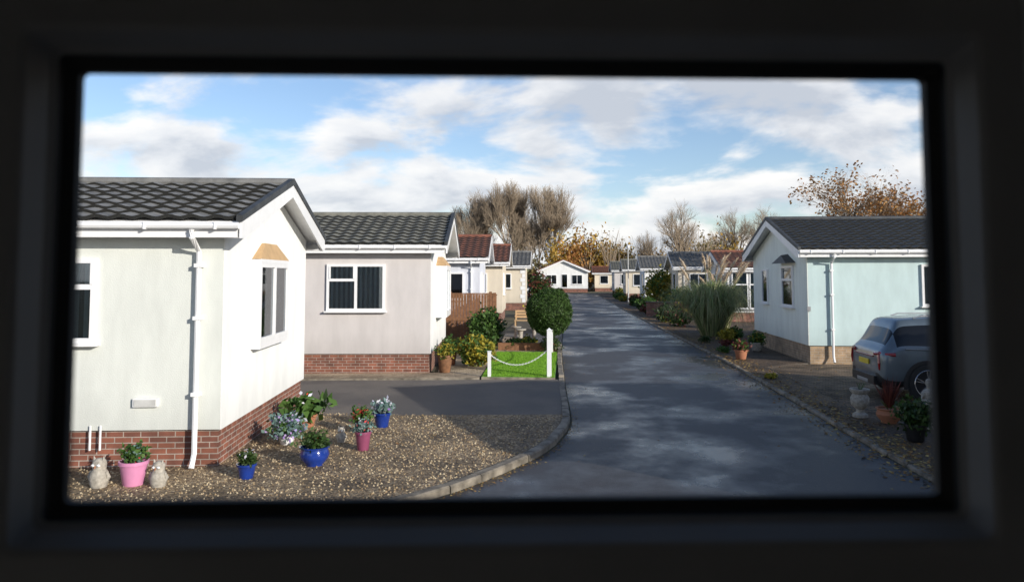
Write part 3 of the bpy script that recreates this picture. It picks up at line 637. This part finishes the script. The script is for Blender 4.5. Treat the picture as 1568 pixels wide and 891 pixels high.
# ---------------------------------------------------------------- cars
def carpaint(name,c):
    m,nt,b=newmat(name); b.inputs['Metallic'].default_value=.45; b.inputs['Roughness'].default_value=.35; b.inputs['Coat Weight'].default_value=.8; b.inputs['Coat Roughness'].default_value=.05
    tc=N(nt,'ShaderNodeTexCoord'); no=N(nt,'ShaderNodeTexNoise'); no.inputs['Scale'].default_value=3; L(nt,tc.outputs['Object'],no.inputs['Vector'])
    r=ramp(nt,[(.3,[k*.85 for k in c]),(.7,[k*1.1 for k in c])]); L(nt,no.outputs['Fac'],r.inputs['Fac']); L(nt,r.outputs['Color'],b.inputs['Base Color']); return m
M['cglass']=simple('car_glass',(.008,.009,.011),.05,spec=.35,var=.02); M['tyre']=simple('tyre',(.02,.02,.02),.85); M['alloy']=simple('alloy',(.55,.56,.58),.25,metal=.9,var=.03)
M['redl']=simple('red_lens',(.3,.008,.008),.15,coat=1); M['yplate']=simple('yellow_plate',(.75,.55,.03),.4,var=.02)
def car(loc,rz,paint):
    e=empty('parked_car',loc,rz); P=paint
    st_=[(0.02,.42,.78,.86,.76,.90,.60),(.06,.30,.88,.98,.86,1.03,.66),(.16,.26,.93,1.04,.90,1.08,.68),(.36,.25,.94,1.06,.92,1.50,.64),(.44,.25,.945,1.06,.92,1.63,.65),(.62,.25,.945,1.06,.92,1.66,.655),(1.2,.25,.945,1.04,.925,1.69,.66),(1.28,.25,.945,1.04,.925,1.692,.66),(2.0,.25,.945,1.02,.925,1.70,.665),(2.25,.25,.945,1.01,.925,1.695,.665),(2.33,.25,.945,1.01,.925,1.69,.665),(2.8,.25,.945,1.0,.92,1.61,.64),(3.25,.25,.945,.99,.92,1.33,.62),(3.6,.25,.945,1.0,.90,1.07,.66),(3.7,.25,.945,.99,.9,1.03,.68),(4.2,.26,.93,.93,.86,.97,.64),(4.48,.3,.86,.82,.78,.86,.58),(4.6,.42,.70,.68,.66,.72,.5)]
    vs=[];ring=18
    for x,zb,w,zl,wl,zt,wt in st_:
        h=[(w*.55,zb),(w*.92,zb+.02),(w,zb+.14),(w*1.0,zb+(zl-zb)*.5),(w*1.0,zb+(zl-zb)*.78),(wl,zl),(wt+(wl-wt)*.12,zt-.07 if zt-zl>.2 else zt-.01),(wt*.88,zt-.015),(wt*.4,zt)]
        vs+=[(x,-y,z) for y,z in h]+[(x,y,z) for y,z in reversed(h)]
    mb=MB(); mb.mi(P); mb.mi('cglass'); mb.mi('black')
    fs={0:[],1:[],2:[]}
    n=len(st_)
    for i in range(n-1):
        for j in range(ring):
            f=(i*ring+j,i*ring+(j+1)%ring,(i+1)*ring+(j+1)%ring,(i+1)*ring+j); k=0
            if j in(5,11) and 3<=i<=12 and i not in(6,9): k=1
            if j in(5,11) and i in(6,9): k=2
            if j in(6,7,8,9,10) and (i==2 or i in(11,12)): k=1
            if j in(0,16,17,1,15): k=2
            fs[k].append(f)
    mb.add(vs,fs[0],P); o=len(mb.v)-len(vs)
    for k,mt in((1,'cglass'),(2,'black')):
        mi=mb.mi(mt)
        for f in fs[k]: mb.f.append([o+q for q in f]); mb.m.append(mi)
    mb.f.append([o+q for q in range(ring)]); mb.m.append(0); mb.f.append([o+(n-1)*ring+q for q in range(ring)]); mb.m.append(0)
    b=mb.done('body',e); md=b.modifiers.new('s','SUBSURF'); md.levels=2; md.render_levels=2
    b.data.polygons.foreach_set('use_smooth',[True]*len(b.data.polygons))
    d=MB()
    for wx in(.9,3.72):
        for s in(-1,1):
            yy=s*.80
            def ring_y(pr,k,sd=28,c=(wx,yy,.375)):
                v=[];
                for r_,o_ in pr:
                    for j in range(sd):
                        t=2*math.pi*j/sd; v.append((c[0]+r_*math.cos(t),c[1]+o_*s,c[2]+r_*math.sin(t)))
                nn=len(pr); d.add(v,[(i*sd+j,i*sd+(j+1)%sd,(i+1)*sd+(j+1)%sd,(i+1)*sd+j) for i in range(nn-1) for j in range(sd)],k)
            d.add([(wx,s*.9465,.36)]+[(wx+.41*math.cos(2*math.pi*i/24),s*.9465,.37+.41*math.sin(2*math.pi*i/24)) for i in range(24)],[(0,1+i,1+(i+1)%24) for i in range(24)],'dark')
            ring_y([(.25,.0),(.355,.0),(.375,.03),(.378,.155),(.36,.168),(.275,.172)],'tyre')
            ring_y([(.275,.172),(.262,.165),(.25,.150),(.001,.1485)],'black')
            ring_y([(.276,.173),(.270,.180),(.256,.176),(.252,.152)],'alloy')
            ring_y([(.001,.172),(.05,.172),(.055,.15)],'alloy')
            for q in range(5):
                for dq in(-.13,.13):
                    t=q*2*math.pi/5+.3; t2=t+dq
                    c0=Vector((wx+.04*math.cos(t),yy+s*.158,.375+.04*math.sin(t))); c1=Vector((wx+.26*math.cos(t2),yy+s*.166,.375+.26*math.sin(t2)))
                    d.tube([c0,c1],[.02,.014],5,'alloy')
            v=[];A=18
            for i in range(A+1):
                t=math.pi*(-.08+1.16*i/A)
                v+=[(wx+.395*math.cos(t),s*.90,.37+.395*math.sin(t)),(wx+.405*math.cos(t),s*.968,.37+.405*math.sin(t)),(wx+.465*math.cos(t),s*.962,.37+.465*math.sin(t)),(wx+.475*math.cos(t),s*.92,.37+.475*math.sin(t))]
            d.add(v,[(4*i+j,4*i+j+1,4*i+j+5,4*i+j+4) for i in range(A) for j in range(3)],'black')
    d.done('wheels',e,fix=False)
    t=MB()
    for s in(-1,1):
        t.box(1.3,3.3,min(s*.925,s*.96),max(s*.925,s*.96),.25,.36,'black')
        t.tube([(.8,s*.55,1.655),(.95,s*.56,1.70),(2.4,s*.56,1.715),(2.6,s*.55,1.65)],.016,6,'galv')
        t.tube([(.03,s*.55,.93),(.06,s*.72,.95),(.14,s*.86,.94),(.3,s*.93,.94)],.04,8,'redl',True)
        t.tube([(.04,s*.74,.93),(.03,s*.77,.75),(.05,s*.76,.62)],.03,8,'redl',True)
        t.box(3.0,3.14,min(s*.94,s*1.1),max(s*.94,s*1.1),1.0,1.14,P)
        for xx in(2.28,1.25): t.box(xx,xx+.012,min(s*.93,s*.953),max(s*.93,s*.953),.4,.98,'black')
        for xx in(1.45,2.45): t.tube([(xx,s*.95,.86),(xx+.2,s*.955,.86)],.014,6,P,True)
        t.tube([(.5,s*.93,1.055),(1.5,s*.945,1.04),(3.3,s*.935,1.0)],.012,6,'galv')
    t.box(-.005,.02,-.27,.27,.68,.79,'yplate'); t.box(-.03,.12,-.62,.62,.30,.48,'black'); t.box(-.04,-.028,-.3,.3,.31,.38,'galv')
    t.box(.0,.03,-.5,.5,.86,.885,'redl')
    o=t.done('trim',e); bv=o.modifiers.new('b','BEVEL'); bv.width=.008; bv.segments=2
    return e
M['cblue']=carpaint('paint_blue_grey',(.13,.165,.19)); M['cwhite']=carpaint('paint_white',(.75,.75,.75))
car((6.2,16.7,.055),rad(-1),'cblue')
car((-5.2,84,0),rad(180+60),'cwhite')
# ---------------------------------------------------------------- trees
def growtree(mb,base,trunk,r0,lev,nch,spread,upb,k,seed,lenf=.68,leafk=None,leafn=0,leafs=.1,clear=.35,tw=.5,rmin=0):
    RR=random.Random(seed); tips=[]
    def rec(p,d,l,r,lv):
        seg=4 if lv>=lev-1 else 3 if lv>0 else 2; path=[p];q=p.copy();dd=d.copy()
        for i in range(seg):
            dd=(dd+Vector((RR.gauss(0,.13),RR.gauss(0,.13),RR.gauss(0,.08)+upb*.1))).normalized(); q=q+dd*l/seg; path.append(q)
        rr=[max(rmin,r*(1-.55*i/seg)) for i in range(seg+1)]
        mb.tube(path,rr,7 if lv==lev else(5 if lv>=lev-2 else 3),k)
        if lv==0: tips.append((path[-1],dd)); return
        for c in range(nch+(RR.random()<.5)):
            t=(clear if lv==lev else .3)+(1-(clear if lv==lev else .3))*((c+RR.random())/(nch+1)); i=min(seg-1,int(t*seg)); b=path[i].lerp(path[i+1],t*seg-i)
            ax=Vector((RR.gauss(0,1),RR.gauss(0,1),RR.gauss(0,1))).cross(dd).normalized(); nd=(Matrix.Rotation(spread*RR.uniform(.6,1.3),3,ax)@dd+Vector((0,0,upb*.25))).normalized()
            rec(b,nd,l*lenf*RR.uniform(.75,1.2),r*tw*(1.1-.3*t),lv-1)
        rec(path[-1],dd,l*lenf*.9,r*.45,lv-1)
    rec(Vector(base),Vector((0,0,1)),trunk,r0,lev)
    if leafk:
        for _ in range(leafn):
            p,_d=RR.choice(tips); p=p+Vector((RR.gauss(0,.15),RR.gauss(0,.15),RR.gauss(0,.15))); a=Vector((RR.gauss(0,1),RR.gauss(0,1),RR.gauss(0,1))).normalized()*leafs; b=a.cross(Vector((RR.gauss(0,1),RR.gauss(0,1),RR.gauss(0,1)))).normalized()*leafs*.6
            mb.add([p-a,p+b,p+a,p-b],[(0,1,2,3)],leafk)
M['gor']=leafmat('leaf_orange',[(.36,.17,.05),(.28,.12,.035),(.45,.25,.08)])
M['gol']=leafmat('leaf_olive',[(.12,.11,.04),(.2,.16,.06),(.26,.19,.08),(.09,.09,.035)])
M['gbr']=leafmat('leaf_brown',[(.28,.2,.11),(.2,.145,.085),(.36,.27,.15)]); M['gau']=leafmat('leaf_autumn',[(.5,.31,.06),(.38,.22,.04),(.58,.4,.09),(.22,.17,.05)])
def inst(o,loc,s,rz,sz=None):
    n=bpy.data.objects.new(o.name.split('.')[0],o.data); sc.collection.objects.link(n); n.location=loc; n.scale=(s,s,sz or s); n.rotation_euler=(0,0,rz); return n
t=MB(); growtree(t,(0,0,0),3.6,.30,6,3,.70,.25,'bark',5,lenf=.70,leafk='gor',leafn=5000,leafs=.085); big=t.done('autumn_tree',fix=False,loc=(21.8,52,0)); big.scale=(1.5,1.5,1.12)
t=MB(); growtree(t,(0,0,0),6.2,.24,5,4,.52,.7,'bark_d',11,lenf=.66,clear=.25,tw=.50,rmin=.013); bt=t.done('bare_tree',fix=False,loc=(-14,135,0)); bt.scale=(1.0,1.0,1.3)
t=MB(); growtree(t,(0,0,0),6.2,.24,5,4,.5,.7,'bark_d',47,lenf=.67,clear=.2,tw=.50,rmin=.013); btb=t.done('bare_tree',fix=False,loc=(-2.8,131,0)); btb.scale=(1.0,1.0,1.25)
for i,(x,y,s) in enumerate(((-17.2,131,1.2),(-11.2,129,1.3),(-8.4,134,1.35),(-5.4,130,1.25),(-9.6,141,1.35),(-19.6,136,1.05))): inst((bt,btb)[i%2],(x,y,0),1.0,R.uniform(0,6),s)
t=MB(); growtree(t,(0,0,0),5,.3,5,4,.6,.5,'bark_d',21,lenf=.68,clear=.3,tw=.55); bt2=t.done('bare_tree',fix=False,loc=(17,120,0)); bt2.scale=(1.1,1.1,1.25)
for x,y,s in((33,150,1.35),(39,152,1.4),(48,150,1.1),(14,135,.9),(24,140,.8),(-30,130,.9),(60,140,1.1)): inst(bt2,(x,y,0),s,R.uniform(0,6))
inst(bt2,(7.9,-3.4,0),.66,2.2)
wd=MB()
for i in range(140):
    x=-60+i*1.35+R.uniform(-1.5,1.5); y=R.uniform(120,150); h=R.uniform(6,9.5)
    k=R.choice(['gol','gbr','gau','gol','gbr','gbr'])
    if -24<x<-18: k='gd'; h+=1.5
    if -18<=x<-3: h-=2.2; k=R.choice(['gol','gbr','gol'])
    if -3<x<8: k=R.choice(['gau','gor','gau','gol']); h=R.uniform(7,9.5)
    if 10<x<20: h-=1.5
    wd.leaves((x,y,h*.5),R.uniform(1.6,2.8),2.2,h*.52,560,.36,k,shell=.25,lump=.7)
for (x,h,k) in((-1.0,9.3,'gau'),(.8,10.2,'gau'),(2.2,10.4,'gor'),(3.8,9.8,'gau'),(5.6,8.5,'gau'),(7.5,7.8,'gol'),(9,8,'gau'),(19,8.5,'gau'),(22,9,'gol'),(27,9,'gau')):
    wd.leaves((x,126+R.random()*4,h*.5),2.0,2.2,h*.5,1100,.34,k,shell=.2,lump=.6)
for i in range(110):
    x=R.uniform(-45,90); y=R.uniform(118,150); h=R.uniform(6,10)
    for j in range(16):
        a=R.uniform(0,6.28); wd.tube([(x,y,0),(x+math.cos(a)*.6,y+math.sin(a)*.6,h*.5),(x+math.cos(a)*R.uniform(.5,2.5),y+math.sin(a)*1.5,h*R.uniform(.8,1.1))],[.06,.04,.015],3,'bark_d')
wd.done('distant_trees',fix=False)
hd=MB()
for i in range(60): hd.leaves((R.uniform(14,60),R.uniform(100,118),1.5),2.5,2,2.2,200,.35,R.choice(['gol','gd','gau','gbr']),shell=.2,lump=.4)
for i in range(40): hd.leaves((R.uniform(-50,-8),R.uniform(100,116),1.5),2.5,2,2.2,200,.35,R.choice(['gol','gd','gau','gbr']),shell=.2,lump=.4)
hd.done('hedge',fix=False)
# ---------------------------------------------------------------- light and sky
AZ=rad(52); EL=rad(18.5)
tosun=Vector((math.sin(AZ)*math.cos(EL),-math.cos(AZ)*math.cos(EL),math.sin(EL)))
ld=bpy.data.lights.new('sun','SUN'); ld.energy=5; ld.angle=rad(.5); ld.color=(1,.94,.84)
lo=bpy.data.objects.new('sun',ld); sc.collection.objects.link(lo); lo.rotation_euler=(-tosun).to_track_quat('-Z','Y').to_euler(); lo.location=(20,-20,20)
w=bpy.data.worlds.new('World'); sc.world=w; w.use_nodes=True; nt=w.node_tree; bg=nt.nodes['Background']
sk=N(nt,'ShaderNodeTexSky'); sk.sky_type='NISHITA'; sk.sun_disc=False; sk.sun_elevation=EL; sk.sun_rotation=rad(128); sk.altitude=50; sk.air_density=1; sk.dust_density=.6; sk.ozone_density=2.6
tc=N(nt,'ShaderNodeTexCoord'); sx=N(nt,'ShaderNodeSeparateXYZ'); L(nt,tc.outputs['Generated'],sx.inputs[0])
def mth(op,a,b=None,clamp=False):
    n=N(nt,'ShaderNodeMath',operation=op); n.use_clamp=clamp
    for i,v in enumerate((a,b)):
        if v is None: continue
        if isinstance(v,(int,float)): n.inputs[i].default_value=v
        else: L(nt,v,n.inputs[i])
    return n.outputs[0]
zz=mth('ADD',mth('MAXIMUM',sx.outputs['Z'],0.0),.34)
cx=mth('DIVIDE',sx.outputs['X'],zz); cy=mth('DIVIDE',sx.outputs['Y'],zz)
cb=N(nt,'ShaderNodeCombineXYZ'); L(nt,cx,cb.inputs[0]); L(nt,cy,cb.inputs[1])
def cloudn(loc,det,sc_=1.0,ro=.54):
    mp=N(nt,'ShaderNodeMapping'); mp.inputs['Location'].default_value=loc; mp.inputs['Rotation'].default_value=(0,0,.2); mp.inputs['Scale'].default_value=(2.3,2.7,1); L(nt,cb.outputs[0],mp.inputs[0])
    n1=N(nt,'ShaderNodeTexNoise'); n1.inputs['Scale'].default_value=sc_; n1.inputs['Detail'].default_value=det; n1.inputs['Roughness'].default_value=ro; n1.inputs['Distortion'].default_value=.2; L(nt,mp.outputs[0],n1.inputs['Vector']); return n1.outputs['Fac']
LX,LY=7.3,5.2
na=cloudn((LX,LY,0),10)
hb=N(nt,'ShaderNodeMapRange'); hb.inputs['From Min'].default_value=.0; hb.inputs['From Max'].default_value=.6; hb.inputs['To Min'].default_value=.135; hb.inputs['To Max'].default_value=-.25; L(nt,sx.outputs['Z'],hb.inputs['Value'])
dens=mth('ADD',na,hb.outputs[0])
cov=N(nt,'ShaderNodeMapRange',interpolation_type='SMOOTHSTEP'); cov.inputs['From Min'].default_value=.445; cov.inputs['From Max'].default_value=.58; L(nt,dens,cov.inputs['Value'])
nb=cloudn((LX,LY-.25,0),8)
cr=ramp(nt,[(.38,(10.2,10,9.7)),(.50,(8.5,8.6,8.8)),(.62,(5.6,6.0,6.7))]); L(nt,nb,cr.inputs['Fac'])
tint=N(nt,'ShaderNodeMix',data_type='RGBA',blend_type='MULTIPLY'); tint.inputs[0].default_value=1; L(nt,sk.outputs[0],tint.inputs[6]); tint.inputs[7].default_value=(1.6,1.52,1.55,1)
mx=N(nt,'ShaderNodeMix',data_type='RGBA'); L(nt,mth('MULTIPLY',cov.outputs[0],.94),mx.inputs[0]); L(nt,tint.outputs[2],mx.inputs[6]); L(nt,cr.outputs[0],mx.inputs[7])
L(nt,mx.outputs[2],bg.inputs['Color']); bg.inputs['Strength'].default_value=.106
# ---------------------------------------------------------------- camera
cd=bpy.data.cameras.new('camera'); cam=bpy.data.objects.new('camera',cd); sc.collection.objects.link(cam); sc.camera=cam
cam.location=(0,0,CZ); cam.rotation_euler=(rad(93.5),0,rad(4.53)); cd.sensor_width=36; cd.sensor_fit='HORIZONTAL'; cd.lens=26.4; cd.shift_y=-.0606
cd.clip_start=.02; cd.clip_end=2000; cd.dof.use_dof=True; cd.dof.focus_distance=18; cd.dof.aperture_fstop=5
sc.view_settings.view_transform='Standard'; sc.view_settings.look='None'; sc.view_settings.exposure=0
